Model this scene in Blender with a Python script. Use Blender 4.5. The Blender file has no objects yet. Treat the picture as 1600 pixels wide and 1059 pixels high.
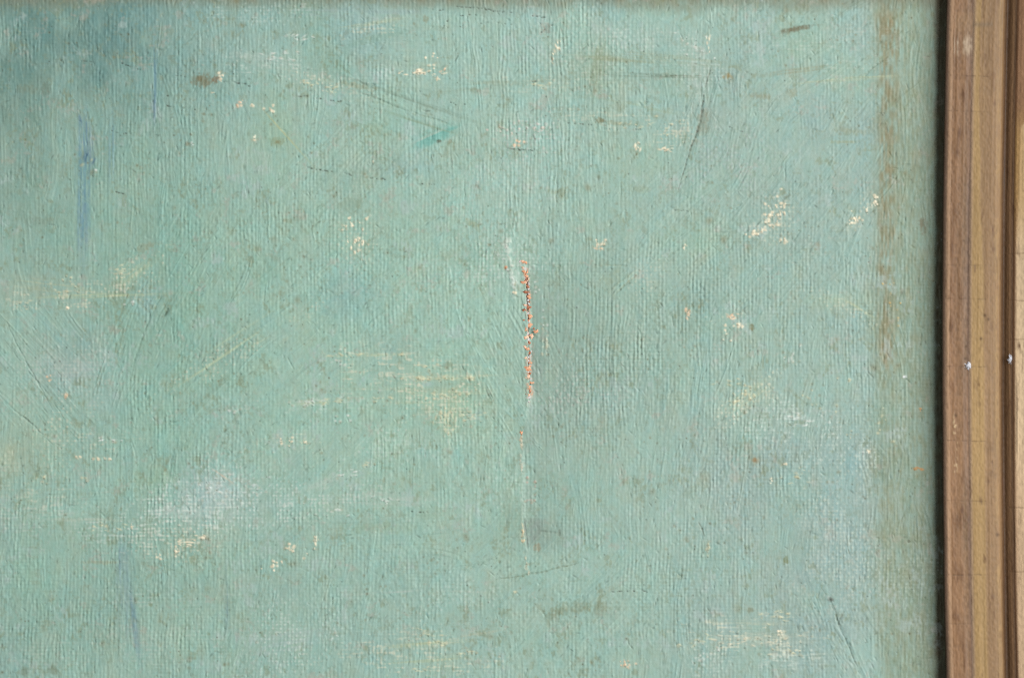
import bpy, math, random
import numpy as np

# ------------------------------------------------------------------ scene
S = 0.000125                 # metres per unit of canvas measure (8 units = 1 mm)
CU, CV = 800.0, 529.5        # centre of the view on the canvas
DIST = 0.60                  # camera to canvas, metres
D = DIST / S
sc = bpy.context.scene
col = sc.collection
sc.render.engine = 'CYCLES'
sc.cycles.use_denoising = False
sc.cycles.use_adaptive_sampling = False
sc.cycles.max_bounces = 4
sc.cycles.filter_width = 1.1

cam_d = bpy.data.cameras.new('camera')
cam = bpy.data.objects.new('camera', cam_d)
col.objects.link(cam)
cam.location = (0, -DIST, 0)
cam.rotation_euler = (math.radians(90), 0, 0)
cam_d.sensor_width = 36
cam_d.lens = 36 * DIST / (1600 * S)
cam_d.clip_start = 0.02
cam_d.clip_end = 20
cam_d.dof.use_dof = True
cam_d.dof.focus_distance = DIST
cam_d.dof.aperture_fstop = 3.8
sc.camera = cam

w = bpy.data.worlds.new('World')
sc.world = w
w.use_nodes = True
w.node_tree.nodes['Background'].inputs[0].default_value = (1.0, 0.97, 0.92, 1)
w.node_tree.nodes['Background'].inputs[1].default_value = 0.13

def area(name, loc, target, sx, sy, power, color):
    l = bpy.data.lights.new(name, 'AREA')
    l.shape = 'RECTANGLE'; l.size = sx; l.size_y = sy
    l.energy = power; l.color = color
    o = bpy.data.objects.new(name, l)
    col.objects.link(o)
    o.location = loc
    from mathutils import Vector
    d = Vector(target) - Vector(loc)
    o.rotation_euler = d.to_track_quat('-Z', 'Y').to_euler()
    return o
# studio softbox to the right of the picture and a weak one at the left
area('softbox_right', (1.02, -1.10, 0.25), (0.02, 0, 0), 1.42, 0.8, 36.3, (1.0, 0.985, 0.96))
area('softbox_left', (-1.2, -1.3, 0.5), (0, 0, 0), 0.8, 0.8, 3.2, (0.97, 0.99, 1.0))

vs = sc.view_settings
vs.view_transform = 'Standard'
vs.look = 'None'
vs.exposure = 0.0
vs.gamma = 1.0
vs.use_curve_mapping = False

# ------------------------------------------------------------------ helpers
R = np.random.RandomState(7)
def lin(c):
    c = np.asarray(c, dtype=np.float64) / 255.0
    return np.where(c <= 0.04045, c / 12.92, ((c + 0.055) / 1.055) ** 2.4)
KC = 0.86                    # paint reflectance for a given look under the lamps
def pig(c):
    return lin(c) * KC

def sst(x, a, b):
    t = np.clip((x - a) / (b - a), 0, 1)
    return t * t * (3 - 2 * t)

def noise2(us, vs_, cu, cv, seed):
    """smooth value noise on the grid vs_ x us, cells cu x cv"""
    r = np.random.RandomState(seed)
    x = (us - us[0]) / cu; y = (vs_ - vs_[0]) / cv
    nx = int(x[-1]) + 3; ny = int(y[-1]) + 3
    g = r.rand(ny, nx).astype(np.float32) * 2 - 1
    xi = x.astype(int); yi = y.astype(int)
    fx = (x - xi).astype(np.float32); fy = (y - yi).astype(np.float32)
    fx = fx * fx * (3 - 2 * fx); fy = (fy * fy * (3 - 2 * fy))[:, None]
    a = g[:, xi] * (1 - fx) + g[:, xi + 1] * fx
    return a[yi] * (1 - fy) + a[yi + 1] * fy

def fbm(us, vs_, cu, cv, seed, o=4, gain=0.55):
    t = 0; amp = 1; tot = 0
    for k in range(o):
        t = t + amp * noise2(us, vs_, cu / 2 ** k, cv / 2 ** k, seed + k * 17)
        tot += amp; amp *= gain
    return t / tot * 1.6

def mat(name):
    m = bpy.data.materials.new(name); m.use_nodes = True
    nt = m.node_tree; b = nt.nodes['Principled BSDF']
    return m, nt, b

def N(nt, typ, **kw):
    n = nt.nodes.new(typ)
    for k, v in kw.items():
        if k in n.inputs.keys(): n.inputs[k].default_value = v
        else: setattr(n, k, v)
    return n

def pigment_material(name, rough, spec, grain, grain_scale, bump, bump_scale, stretch=(1, 1, 1)):
    m, nt, b = mat(name)
    L = nt.links.new
    at = N(nt, 'ShaderNodeAttribute', attribute_name='pigment')
    tc = N(nt, 'ShaderNodeTexCoord')
    mp = N(nt, 'ShaderNodeMapping'); mp.inputs['Scale'].default_value = stretch
    L(tc.outputs['Object'], mp.inputs['Vector'])
    n1 = N(nt, 'ShaderNodeTexNoise'); n1.inputs['Scale'].default_value = grain_scale
    n1.inputs['Detail'].default_value = 3
    L(mp.outputs[0], n1.inputs['Vector'])
    mr = N(nt, 'ShaderNodeMapRange')
    mr.inputs['From Min'].default_value = 0.25; mr.inputs['From Max'].default_value = 0.75
    mr.inputs['To Min'].default_value = 1 - grain; mr.inputs['To Max'].default_value = 1 + grain
    L(n1.outputs['Fac'], mr.inputs['Value'])
    mx = N(nt, 'ShaderNodeVectorMath', operation='SCALE')
    L(at.outputs['Color'], mx.inputs[0]); L(mr.outputs[0], mx.inputs['Scale'])
    L(mx.outputs[0], b.inputs['Base Color'])
    n2 = N(nt, 'ShaderNodeTexNoise'); n2.inputs['Scale'].default_value = bump_scale
    n2.inputs['Detail'].default_value = 2
    L(mp.outputs[0], n2.inputs['Vector'])
    bp = N(nt, 'ShaderNodeBump'); bp.inputs['Strength'].default_value = bump
    bp.inputs['Distance'].default_value = 0.00008
    L(n2.outputs['Fac'], bp.inputs['Height'])
    L(bp.outputs[0], b.inputs['Normal'])
    r2 = N(nt, 'ShaderNodeMapRange')
    r2.inputs['To Min'].default_value = rough - 0.12; r2.inputs['To Max'].default_value = rough + 0.12
    L(n1.outputs['Fac'], r2.inputs['Value']); L(r2.outputs[0], b.inputs['Roughness'])
    b.inputs['Specular IOR Level'].default_value = spec
    return m

def grid_mesh(name, X, Y, Z, C, material, parent=None, skirt=None):
    ny, nx = X.shape
    co = np.empty((ny, nx, 3), np.float32)
    co[..., 0] = X; co[..., 1] = Y; co[..., 2] = Z
    idx = np.arange(ny * nx).reshape(ny, nx)
    q = np.stack([idx[:-1, :-1], idx[1:, :-1], idx[1:, 1:], idx[:-1, 1:]], -1).reshape(-1, 4)
    co = co.reshape(-1, 3); cc = C.reshape(-1, 3)
    if skirt is not None:                       # side faces back to depth skirt and a back face
        ring = np.concatenate([idx[0, :-1], idx[:-1, -1], idx[-1, :0:-1], idx[:0:-1, 0]])
        rb = np.arange(len(ring)) + len(co)
        bc = co[ring].copy(); bc[:, 1] = skirt
        co = np.concatenate([co, bc]); cc = np.concatenate([cc, cc[ring]])
        q2 = np.stack([ring, np.roll(ring, -1), np.roll(rb, -1), rb], -1)
        n0, n1, n2, n3 = rb[0], rb[nx - 1], rb[nx - 1 + ny - 1], rb[2 * (nx - 1) + ny - 1]
        q = np.concatenate([q, q2, [[n0, n1, n2, n3]]])
    me = bpy.data.meshes.new(name)
    me.vertices.add(len(co)); me.vertices.foreach_set('co', co.astype(np.float32).ravel())
    nq = len(q)
    me.loops.add(nq * 4); me.loops.foreach_set('vertex_index', q.astype(np.int32).ravel())
    me.polygons.add(nq); me.polygons.foreach_set('loop_start', np.arange(0, nq * 4, 4, dtype=np.int32))
    me.polygons.foreach_set('use_smooth', np.ones(nq, bool))
    me.update(calc_edges=True)
    a = me.color_attributes.new('pigment', 'FLOAT_COLOR', 'POINT')
    rgba = np.ones((len(co), 4), np.float32); rgba[:, :3] = cc
    a.data.foreach_set('color', rgba.ravel())
    me.materials.append(material)
    o = bpy.data.objects.new(name, me); col.objects.link(o)
    if parent: o.parent = parent
    return o

def wx(u): return (u - CU) * S
def wz(v): return (CV - v) * S

# ------------------------------------------------------------------ canvas fields
STEP = 1.1
U0, U1, V0, V1 = -260.0, 1500.0, -240.0, 1300.0
us = np.arange(U0, U1, STEP); vv = np.arange(V0, V1, STEP)
NU, NV = len(us), len(vv)
UU, VV = np.meshgrid(us, vv)
UU = UU.astype(np.float32); VV = VV.astype(np.float32)

H = np.zeros((NV, NU), np.float32)           # paint relief
C = np.empty((NV, NU, 3), np.float32)        # pigment
C[:] = pig((160, 194, 182))

def blend(c, a, sl=None):
    c = pig(c).astype(np.float32)
    if sl is None:
        C[:] = C + (c - C) * a[..., None]
    else:
        C[sl] = C[sl] + (c - C[sl]) * a[..., None]

nA = fbm(us, vv, 260, 260, 11, 5)
nB = fbm(us, vv, 90, 120, 23, 5)
nC = fbm(us, vv, 26, 40, 31, 4)
nD = fbm(us, vv, 9, 14, 47, 3)
nF = noise2(us, vv, 2.4, 3.0, 53)
n1s = noise2(us, vv, 3.2, 12, 303)

def box(u, v, ru, rv):
    i0 = max(0, int((v - rv - V0) / STEP)); i1 = min(NV, int((v + rv - V0) / STEP) + 2)
    j0 = max(0, int((u - ru - U0) / STEP)); j1 = min(NU, int((u + ru - U0) / STEP) + 2)
    return slice(i0, i1), slice(j0, j1)

# broad tints of the paint: u, v, radius u, radius v, colour, amount
tints = [
 (1230, 560, 300, 620, (152, 176, 166), .6), (1330, 200, 140, 260, (148, 172, 164), .5), (980, 560, 130, 260, (146, 172, 160), .5), (620, 520, 240, 200, (162, 196, 180), .5),
 (250, 540, 110, 220, (138, 178, 160), .5), (700, 830, 200, 160, (156, 188, 172), .3),
 (40, 50, 330, 230, (100, 140, 136), .85), (20, 250, 160, 200, (122, 152, 140), .6),
 (200, 330, 160, 120, (138, 176, 160), .45),
 (330, 560, 330, 260, (147, 187, 168), .5), (240, 470, 90, 110, (132, 172, 156), .4),
 (700, 520, 260, 220, (160, 196, 178), .4), (560, 760, 260, 120, (160, 196, 178), .35),
 (480, 30, 260, 70, (150, 184, 176), .5), (520, 70, 120, 60, (152, 184, 176), .3),
 (760, 70, 160, 90, (150, 184, 176), .35), (930, 120, 60, 60, (156, 180, 158), .5),
 (1180, 140, 170, 130, (148, 178, 170), .5), (1290, 150, 90, 110, (148, 178, 175), .5),
 (1120, 230, 70, 170, (146, 172, 165), .35),
 (1060, 520, 220, 160, (150, 182, 165), .35), (880, 640, 70, 200, (146, 172, 160), .5),
 (920, 480, 70, 110, (144, 172, 158), .45), (1260, 480, 100, 120, (152, 184, 170), .3),
 (1250, 880, 220, 260, (152, 176, 170), .8), (1310, 780, 110, 120, (152, 180, 176), .5),
 (900, 980, 260, 120, (154, 184, 168), .4), (120, 980, 330, 160, (142, 176, 160), .55),
 (300, 900, 200, 120, (146, 180, 164), .35), (560, 1000, 150, 110, (150, 180, 168), .4),
 (110, 570, 60, 60, (160, 184, 178), .6), (340, 780, 60, 50, (168, 196, 190), .7),
 (50, 450, 110, 30, (160, 180, 164), .6), (40, 700, 60, 60, (162, 186, 160), .45),
 (15, 710, 26, 50, (172, 186, 162), .4), (245, 740, 40, 26, (150, 180, 152), .35),
 (430, 200, 40, 70, (152, 182, 152), .55), (700, 620, 100, 60, (160, 188, 158), .35),
 (560, 350, 140, 50, (148, 178, 156), .3), (930, 330, 60, 70, (156, 186, 168), .3),
 (1180, 640, 60, 40, (166, 190, 172), .5), (1310, 470, 50, 14, (172, 192, 162), .4),
 (810, 260, 40, 60, (164, 190, 178), .4), (850, 840, 40, 26, (140, 160, 148), .6),
 (60, 870, 80, 60, (140, 182, 160), .4), (980, 1040, 120, 50, (150, 184, 172), .4),
 (1060, 1010, 30, 120, (146, 176, 168), .3), (560, 70, 50, 60, (152, 182, 180), .25),
 (170, 620, 30, 40, (150, 186, 190), .25), (550, 270, 60, 30, (145, 172, 156), .35),
 (620, 260, 50, 20, (146, 178, 176), .4), (1200, 260, 90, 60, (148, 174, 160), .3),
]
for k in range(150):
    u = R.uniform(-100, 1440); v = R.uniform(-100, 1160)
    dl = R.normal(0, 5)
    tints.append((u, v, R.uniform(14, 60), R.uniform(14, 50), (153 + dl + R.normal(0, 3), 186 + dl, 172 + dl + R.normal(0, 5)), R.uniform(.25, .55)))
for (u, v, ru, rv, c, a) in tints:
    sl = box(u, v, ru * 1.7, rv * 1.7)
    r = ((UU[sl] - u) / ru) ** 2 + ((VV[sl] - v) / rv) ** 2
    m = np.exp(-r * (1.1)) * np.clip(1 + .55 * nB[sl] + .35 * nC[sl], 0, 1.6) * a
    blend(c, np.clip(m, 0, 1), sl)

# old grime strip that ran along the right and the top, beside the frame rebate
m = sst(UU + 12 * nB + 9 * nC + 3 * nD, 1350, 1390) * (.62 + .2 * nB + .25 * n1s)
blend((140, 153, 127), np.clip(m, 0, .85))
m = sst(-VV - 6 * nC - 6 * nB - 3 * nD, -24, 4) * (.8 + .2 * nC + .2 * nD)
blend((128, 133, 112), np.clip(m, 0, .95))
m = np.exp(-np.abs((UU - 1386 - 2 * nC) / 14) ** 2.4) * (sst(VV, 5, 40) * sst(-VV, -585, -540)) * np.clip(.5 + .35 * nC + .45 * n1s + .25 * nB, 0, 1)
blend((140, 132, 98), np.clip(m, 0, .6) * .9)
for (u, v, ru, rv, a) in [(1392, 60, 16, 50, .8), (1383, 540, 7, 40, .9), (1378, 420, 7, 60, .6), (1388, 170, 14, 50, .55), (1384, 270, 10, 70, .5)]:
    sl = box(u, v, ru * 2.4, rv * 2)
    m = np.exp(-(((UU[sl] - u - 2 * nC[sl]) / (ru * 1.15)) ** 2 + ((VV[sl] - v) / rv) ** 2)) * np.clip(.5 + .4 * nD[sl] + .3 * nC[sl] + .6 * n1s[sl], 0, 1) * a * .62
    blend((134, 118, 80), m, sl)

m = sst(UU + 2 * nC + 1.5 * nD, 1457, 1467) * .8  # brown grime next to the frame, also paints the frame's shadow darker
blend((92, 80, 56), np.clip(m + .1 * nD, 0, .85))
# ------------------------------------------------------------------ brush strokes
dirs = [  # u, v, reach, angle in degrees (90 = upright, 35 = rising to the right)
 (120, 150, 260, 91), (350, 150, 140, 88), (880, 200, 200, 92), (880, 40, 200, 95), (620, 60, 110, -8),
 (600, 160, 70, -18), (560, 230, 90, 40), (300, 420, 110, 62), (420, 560, 170, 38), (620, 430, 150, 32),
 (230, 560, 80, 70), (60, 600, 90, -50), (1000, 120, 90, 0), (1100, 200, 70, 75), (1290, 90, 110, 30),
 (1120, 350, 160, 42), (1250, 260, 120, 55), (940, 520, 110, 85), (960, 440, 40, 45), (800, 570, 90, -65),
 (1150, 650, 150, 80), (450, 740, 110, 38), (150, 820, 220, 88), (120, 780, 60, 3), (600, 840, 90, 12),
 (740, 880, 60, 38), (900, 940, 90, 45), (1310, 1000, 60, -62), (1200, 860, 160, 90), (540, 980, 140, 80),
 (1420, 500, 90, 90), (1200, 990, 60, 0), (690, 600, 60, 4), (850, 800, 60, 90),
]
dirs = np.array(dirs, float)
def angle_at(u, v, r):
    d2 = ((dirs[:, 0] - u) ** 2 + (dirs[:, 1] - v) ** 2) / dirs[:, 2] ** 2
    wgt = np.exp(-d2 * 2) + 1e-9
    wgt = wgt ** 1.5
    k = r.choice(len(dirs), p=wgt / wgt.sum())
    a = dirs[k, 3]
    if wgt[k] < 0.01: a = 90
    return a + r.normal(0, 5)

# bristle track: fine across, long along
tw, tl = 1024, 512
tr = np.random.RandomState(5)
xs = np.arange(tw) * 0.5; ys = np.arange(tl) * 1.0
T = (noise2(xs, ys, 2.7, 80, 61) * .75 + noise2(xs, ys, 7.5, 140, 62) * .25 + noise2(xs, ys, 1.8, 40, 63) * .5).astype(np.float32)
Cn = np.zeros((NV, NU), np.float32)          # light/dark of each load of paint
Cb = np.zeros((NV, NU), np.float32)          # green to blue of each load
sr = np.random.RandomState(99)
NSTR = 3800
for k in range(NSTR):
    u = sr.uniform(U0, U1); v = sr.uniform(V0, V1)
    a = math.radians(angle_at(u, v, sr))
    Ls = sr.uniform(45, 170) * (0.6 if sr.rand() < .5 else 1)
    Wd = sr.uniform(7, 24)
    kk = sr.normal(0, 0.0018)
    ca, sa = math.cos(a), -math.sin(a)
    eu = abs(ca) * Ls / 2 + abs(sa) * Wd; ev = abs(sa) * Ls / 2 + abs(ca) * Wd
    sl = box(u, v, eu + 6, ev + 6)
    x = UU[sl] - u; y = VV[sl] - v
    s = x * ca + y * sa
    t = -x * sa + y * ca - kk * s * s
    o1 = sr.randint(0, tw - 140); o2 = sr.randint(0, tl - 260)
    br = T[np.clip((s + 110).astype(int) + o2, 0, tl - 1), np.clip(((t + 32) * 2).astype(int) + o1, 0, tw - 1)]
    e = np.abs(t) / (Wd * .5)
    cov = (1 - sst(e, .78, 1.05)) * (1 - sst(np.abs(s) / (Ls * .5) + br * .25, .68, 1.0))
    amp = sr.uniform(.25, .78)
    load = sr.uniform(.35, 1.0)
    al = cov * load * np.clip(.75 + br * .5, 0, 1)
    rim = np.exp(-((e - .9) / .12) ** 2) * sr.uniform(0, .34)
    H[sl] += (br * amp + rim * cov + (load - .6) * .15 - H[sl]) * al
    Cn[sl] += (sr.normal(0, .6) + br * .25 - Cn[sl]) * al * .7
    Cb[sl] += (sr.normal(0, 1) + br * .3 - Cb[sl]) * al * .6

# ------------------------------------------------------------------ weave telegraphing through
P, Q = 6.1, 5.7
xw = UU + 2.2 * nB + 1.1 * nC + 3.2 * nA + .35 * nD + .0 * VV
yw = VV + 1.6 * noise2(us, vv, 150, 60, 71) + .7 * noise2(us, vv, 40, 25, 72)
thr = noise2(us, vv, 6.1, 34, 73); thq = noise2(us, vv, 30, 5.7, 74)
def zone(u, v, ru, rv): return np.exp(-(((UU - u) / ru) ** 2 + ((VV - v) / rv) ** 2))
wz_ = np.clip(.62 + .7 * zone(1080, 720, 260, 330) + .55 * zone(820, 120, 240, 240) + .45 * zone(150, 860, 330, 180) + .4 * zone(1200, 480, 200, 160) + .4 * zone(150, 120, 240, 160)
              + .3 * zone(450, 470, 300, 160) - .25 * zone(740, 480, 90, 120) - .25 * zone(900, 960, 110, 60), .3, 1.35)
thick = np.clip(.85 + .35 * nA + .35 * nB + .3 * nC, .25, 1.35) * wz_
rib = np.cos(2 * np.pi * xw / P)
wef = np.cos(2 * np.pi * yw / Q)
chk = np.cos(np.pi * xw / P) * np.cos(np.pi * yw / Q)
thr2 = noise2(us, vv, 8, 16, 75)
thr3 = fbm(us, vv, 22, 30, 304, 3)
W = (.13 * rib * (1 + .9 * thr + 1.0 * thr2) + .075 * wef * (1 + 1.1 * thq) + .10 * chk * (1 + 1.0 * thr2)) * thick * np.clip(1 + .6 * thr3, .3, 1.7)
H += W
# clumpy body of the paint and small lumps
n1_ = noise2(us, vv, 3.4, 7.5, 76); n2_ = noise2(us, vv, 4.6, 4.2, 77); n3_ = fbm(us, vv, 12, 22, 78, 2)
cl = np.clip(.6 + .6 * nB + .4 * nC, .15, 1.4)
H += (.21 * n1_ + .17 * n2_ + .22 * n3_) * cl + .14 * nC + .05 * nF
jr = np.random.RandomState(12)

pits = np.zeros((NV, NU), np.float32)
dirt = np.zeros((NV, NU), np.float32)
def dab(u, v, ru, rv, ang, h, darkness=0.0, col_=None, ca_=1.0):
    rr = max(ru, rv) * 2.2 + 2
    sl = box(u, v, rr, rr)
    c_, s_ = math.cos(ang), -math.sin(ang)
    x = UU[sl] - u; y = VV[sl] - v
    a = (x * c_ + y * s_) / ru; b = (-x * s_ + y * c_) / rv
    m = np.exp(-(a * a + b * b))
    H[sl] += h * m
    if darkness: dirt[sl] = np.maximum(dirt[sl], m * darkness)
    if col_ is not None: blend(col_, np.clip(m * 1.25 - .12, 0, 1) * ca_, sl)

# apply load variation to pigment
C *= (1 + .058 * Cn + .035 * nC + .020 * nD + .02 * nF)[..., None]
C *= 1 + np.stack([-.035 * Cb - .02 * nB, .006 * Cb, .030 * Cb + .02 * nB], -1) * 1.0
ch1 = fbm(us, vv, 16, 22, 79, 4, .8); ch2 = fbm(us, vv, 9, 10, 80, 3, .8)
C *= 1 + np.stack([.07 * ch1 + .025 * ch2, -.006 * ch1 + .025 * ch2, -.03 * ch1 + .05 * ch2], -1)
C *= (1 - .05 * np.clip(-n1_ - n2_ - .2, 0, 1))[..., None]
# scattered pale scumble and warm grime that lodged in the hollows of the weave
g2z = np.clip(fbm(us, vv, 11, 10, 90, 4, .75) - .34, 0, 1) * 1.5 * np.clip(1 + nB, .3, 1.6) * np.clip(.7 - .6 * n2_, 0, 1.3)
blend((134, 142, 112), np.clip(g2z * .7, 0, .26))
hz = np.clip(fbm(us, vv, 50, 40, 83, 6, .65) - .38, 0, 1) * 1.2 * np.clip(.5 + rib * .15 + nD + .8 * n1_, 0, 1.2)
blend((176, 196, 192), np.clip(hz, 0, .45))
gz = np.clip(fbm(us, vv, 26, 30, 89, 6, .7) - .34, 0, 1) * 1.3 * np.clip(.55 - .9 * n1_ - .7 * n2_ + .3 * nF, 0, 1.3)
blend((136, 148, 118), np.clip(gz * .95, 0, .5))
pk = np.clip(fbm(us, vv, 30, 24, 97, 6, .7) - .40, 0, 1) * 1.1 * np.clip(.5 + nD + n2_, 0, 1)
blend((176, 172, 160), np.clip(pk, 0, .35))

for k in range(9500):                     # tiny nibs, pinholes and short nicks
    u = jr.uniform(U0, U1); v = jr.uniform(V0, V1)
    z = jr.rand()
    ang = math.radians(angle_at(u, v, jr)) if k % 2 else jr.uniform(0, 3.14)
    if z < .45:
        dab(u, v, jr.uniform(1.5, 4.5), jr.uniform(.8, 1.4), ang, -jr.uniform(.3, 1.0), jr.uniform(0, .55) * (jr.rand() < .6))
    elif z < .8:
        dab(u, v, jr.uniform(1.5, 3.2), jr.uniform(1.1, 2.0), ang, jr.uniform(.2, .65))
    elif z < .9:
        dab(u, v, jr.uniform(.9, 1.5), jr.uniform(.9, 1.3), ang, -.3, jr.uniform(.3, .9))
    else:
        dab(u, v, jr.uniform(4, 9), jr.uniform(.8, 1.1), ang, jr.choice([-1, 1]) * jr.uniform(.2, .45))
cl_u, cl_v = 0, 0
for k in range(1300):                     # foxed brown specks, some in clusters
    if k % 9 == 0: cl_u = jr.uniform(U0, U1); cl_v = jr.uniform(V0, V1)
    if jr.rand() < .55: u = cl_u + jr.normal(0, 16); v = cl_v + jr.normal(0, 14)
    else: u = jr.uniform(U0, U1); v = jr.uniform(V0, V1)
    r_ = jr.uniform(.7, 2.0) * (2.0 if jr.rand() < .12 else 1)
    dab(u, v, r_ * 1.7, r_ * 1.4, jr.uniform(0, 3), 0, 0, (134, 132, 100), jr.uniform(.15, .55))
    if jr.rand() < .35: continue
    if jr.rand() < .5: dab(u + jr.uniform(-1, 1), v, 1.1, 1.0, 0, -.3, jr.uniform(.3, .85))

# ------------------------------------------------------------------ named marks
BK = np.clip(.7 * n1_ + .8 * n2_ + .5 * rib + .4 * chk, -1.3, 1.3)
def streak(u, v, ru, rv, ang, c, a, dry=.8, seed=0):
    rr = max(ru, rv) * 1.9 + 2
    sl = box(u, v, rr, rr)
    an = math.radians(ang); c_, s_ = math.cos(an), -math.sin(an)
    x = UU[sl] - u; y = VV[sl] - v
    p = (x * c_ + y * s_); q = (-x * s_ + y * c_)
    br = T[np.clip((p + 250).astype(int), 0, tl - 1), np.clip(((q + 120 + seed * 7) * 2).astype(int), 0, tw - 1)]
    m = np.exp(-((p / ru) ** 2 + (q / rv) ** 2) ** 1.3)
    tex = .62 + .5 * BK[sl]
    blend(c, np.clip(m * (1 - dry * .5 + dry * br * 1.6) * (1 - dry * .55 + dry * tex), 0, 1) * a, sl)

# blue strokes
streak(132, 275, 95, 11, 90, (112, 156, 166), .65, .9, 1)
streak(131, 300, 66, 9, 90, (96, 140, 160), .62, 1.0, 2)
streak(137, 225, 38, 10, 95, (108, 140, 158), .6, .7, 3)
streak(134, 246, 10, 6, 70, (70, 106, 132), .8, .5, 4)
streak(126, 188, 10, 4, 110, (88, 120, 150), .6, .5, 4)
streak(146, 252, 6, 4, 60, (78, 112, 144), .6, .5, 4)
dab(128, 258, 4, 2.5, .6, .8, 0, (168, 176, 150), .8)
dab(143, 250, 3, 2, 1.0, .7, 0, (172, 182, 160), .7)
streak(242, 110, 60, 4, 90, (108, 150, 170), .6, .9, 5)
streak(240, 165, 24, 3, 92, (104, 132, 150), .6, .9, 6)
streak(175, 240, 50, 5, 90, (120, 160, 170), .5, .9, 7)
streak(194, 920, 70, 12, 92, (134, 164, 168), .5, .8, 8)
streak(211, 975, 50, 5, 97, (112, 146, 160), .65, .6, 9)
streak(188, 880, 24, 3, 90, (120, 150, 162), .4, .9, 9)
streak(354, 950, 50, 4, 90, (120, 154, 164), .5, .8, 10)
streak(128, 360, 60, 8, 90, (124, 158, 172), .45, .9, 11)
# teal dab
streak(680, 213, 34, 14, 24, (104, 178, 168), .6, .9, 12)
streak(690, 208, 26, 7, 22, (94, 170, 162), .35, 1.0, 3)
# greener, dull streaks round it
streak(860, 130, 190, 8, 4, (146, 168, 150), .45, 1, 14)
streak(1010, 118, 70, 3, -2, (110, 124, 104), .85, .5, 15)
streak(960, 92, 60, 5, -4, (150, 160, 130), .6, .8, 16)
streak(935, 100, 40, 16, 80, (146, 160, 132), .6, .8, 17)
streak(1040, 92, 90, 7, -5, (154, 170, 146), .55, .9, 18)
streak(1320, 125, 70, 2.5, 4, (178, 190, 162), .55, .9, 19)
streak(1240, 112, 50, 5, 8, (146, 142, 108), .55, 1, 19)
streak(1000, 165, 80, 4, -12, (150, 170, 140), .4, .9, 20)
streak(585, 36, 60, 3, 10, (176, 194, 168), .75, .7, 21)
streak(590, 60, 50, 10, 12, (138, 172, 156), .5, .6, 22)
streak(150, 462, 90, 3, 2, (184, 196, 158), .75, .7, 23)
streak(75, 448, 70, 9, -8, (180, 190, 160), .5, 1, 24)
streak(205, 425, 30, 12, 35, (180, 194, 160), .5, 1, 25)
streak(335, 565, 70, 2, 34, (186, 204, 172), .7, .6, 26)
streak(372, 520, 60, 2, 33, (180, 202, 172), .5, .6, 27)
streak(410, 530, 22, 2, 28, (188, 206, 172), .7, .6, 28)
streak(450, 215, 50, 1.6, -48, (180, 190, 150), .7, .6, 29)
streak(425, 100, 60, 14, -12, (176, 196, 186), .5, 1, 30)
streak(500, 125, 60, 6, -15, (178, 194, 172), .5, 1, 31)
streak(640, 155, 100, 3, -19, (132, 156, 140), .7, .6, 32)
streak(660, 192, 60, 3, -17, (136, 158, 132), .6, .6, 32)
for (u, v, ru, rv, an, c, a) in [
  (690, 590, 70, 4, 2, (196, 198, 158), .5), (700, 612, 60, 5, 0, (192, 196, 158), .4), (650, 628, 60, 3, 0, (186, 194, 158), .4),
  (560, 556, 60, 3, 2, (190, 202, 168), .5), (490, 628, 40, 4, 4, (192, 204, 170), .6), (600, 610, 90, 5, 0, (170, 186, 160), .4),
  (700, 655, 40, 12, 90, (190, 196, 160), .4), (1170, 620, 44, 10, 35, (188, 200, 168), .5), (1190, 1000, 70, 12, 0, (184, 196, 180), .5),
  (1160, 975, 60, 6, 0, (186, 192, 168), .4), (1340, 480, 30, 3, -30, (188, 196, 156), .5), (670, 1005, 60, 4, 5, (188, 194, 150), .5),
  (675, 1030, 60, 5, 5, (180, 190, 150), .4), (740, 990, 40, 4, 10, (190, 188, 160), .4), (330, 770, 50, 16, -10, (178, 200, 196), .6),
  (310, 800, 60, 10, 0, (184, 202, 194), .5), (420, 790, 70, 8, 10, (176, 200, 192), .5), (510, 755, 40, 7, 20, (182, 202, 192), .5),
  (600, 780, 60, 12, 0, (180, 196, 184), .4), (450, 1000, 50, 12, 10, (174, 192, 192), .5), (1250, 650, 50, 12, 0, (176, 192, 186), .4),
  (150, 812, 70, 3, 0, (184, 198, 180), .5), (60, 800, 60, 4, 0, (180, 194, 176), .4), (100, 575, 60, 14, 0, (172, 188, 184), .5),
  (860, 580, 30, 10, 60, (176, 192, 168), .4), (800, 440, 60, 12, 90, (172, 204, 188), .5), (1010, 60, 60, 12, 0, (172, 194, 184), .4),
  (1090, 130, 70, 14, 90, (176, 192, 178), .35), (350, 745, 22, 1.6, -35, (206, 196, 176), .8), (720, 925, 30, 3, 0, (190, 200, 186), .5),
  (600, 926, 40, 2, 4, (196, 204, 196), .5), (95, 676, 40, 2, 0, (190, 196, 160), .5), (560, 20, 100, 6, 0, (152, 176, 176), .4)]:
    streak(u, v, ru, rv, an, c, a, 1.0, int(u) % 40)

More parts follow.
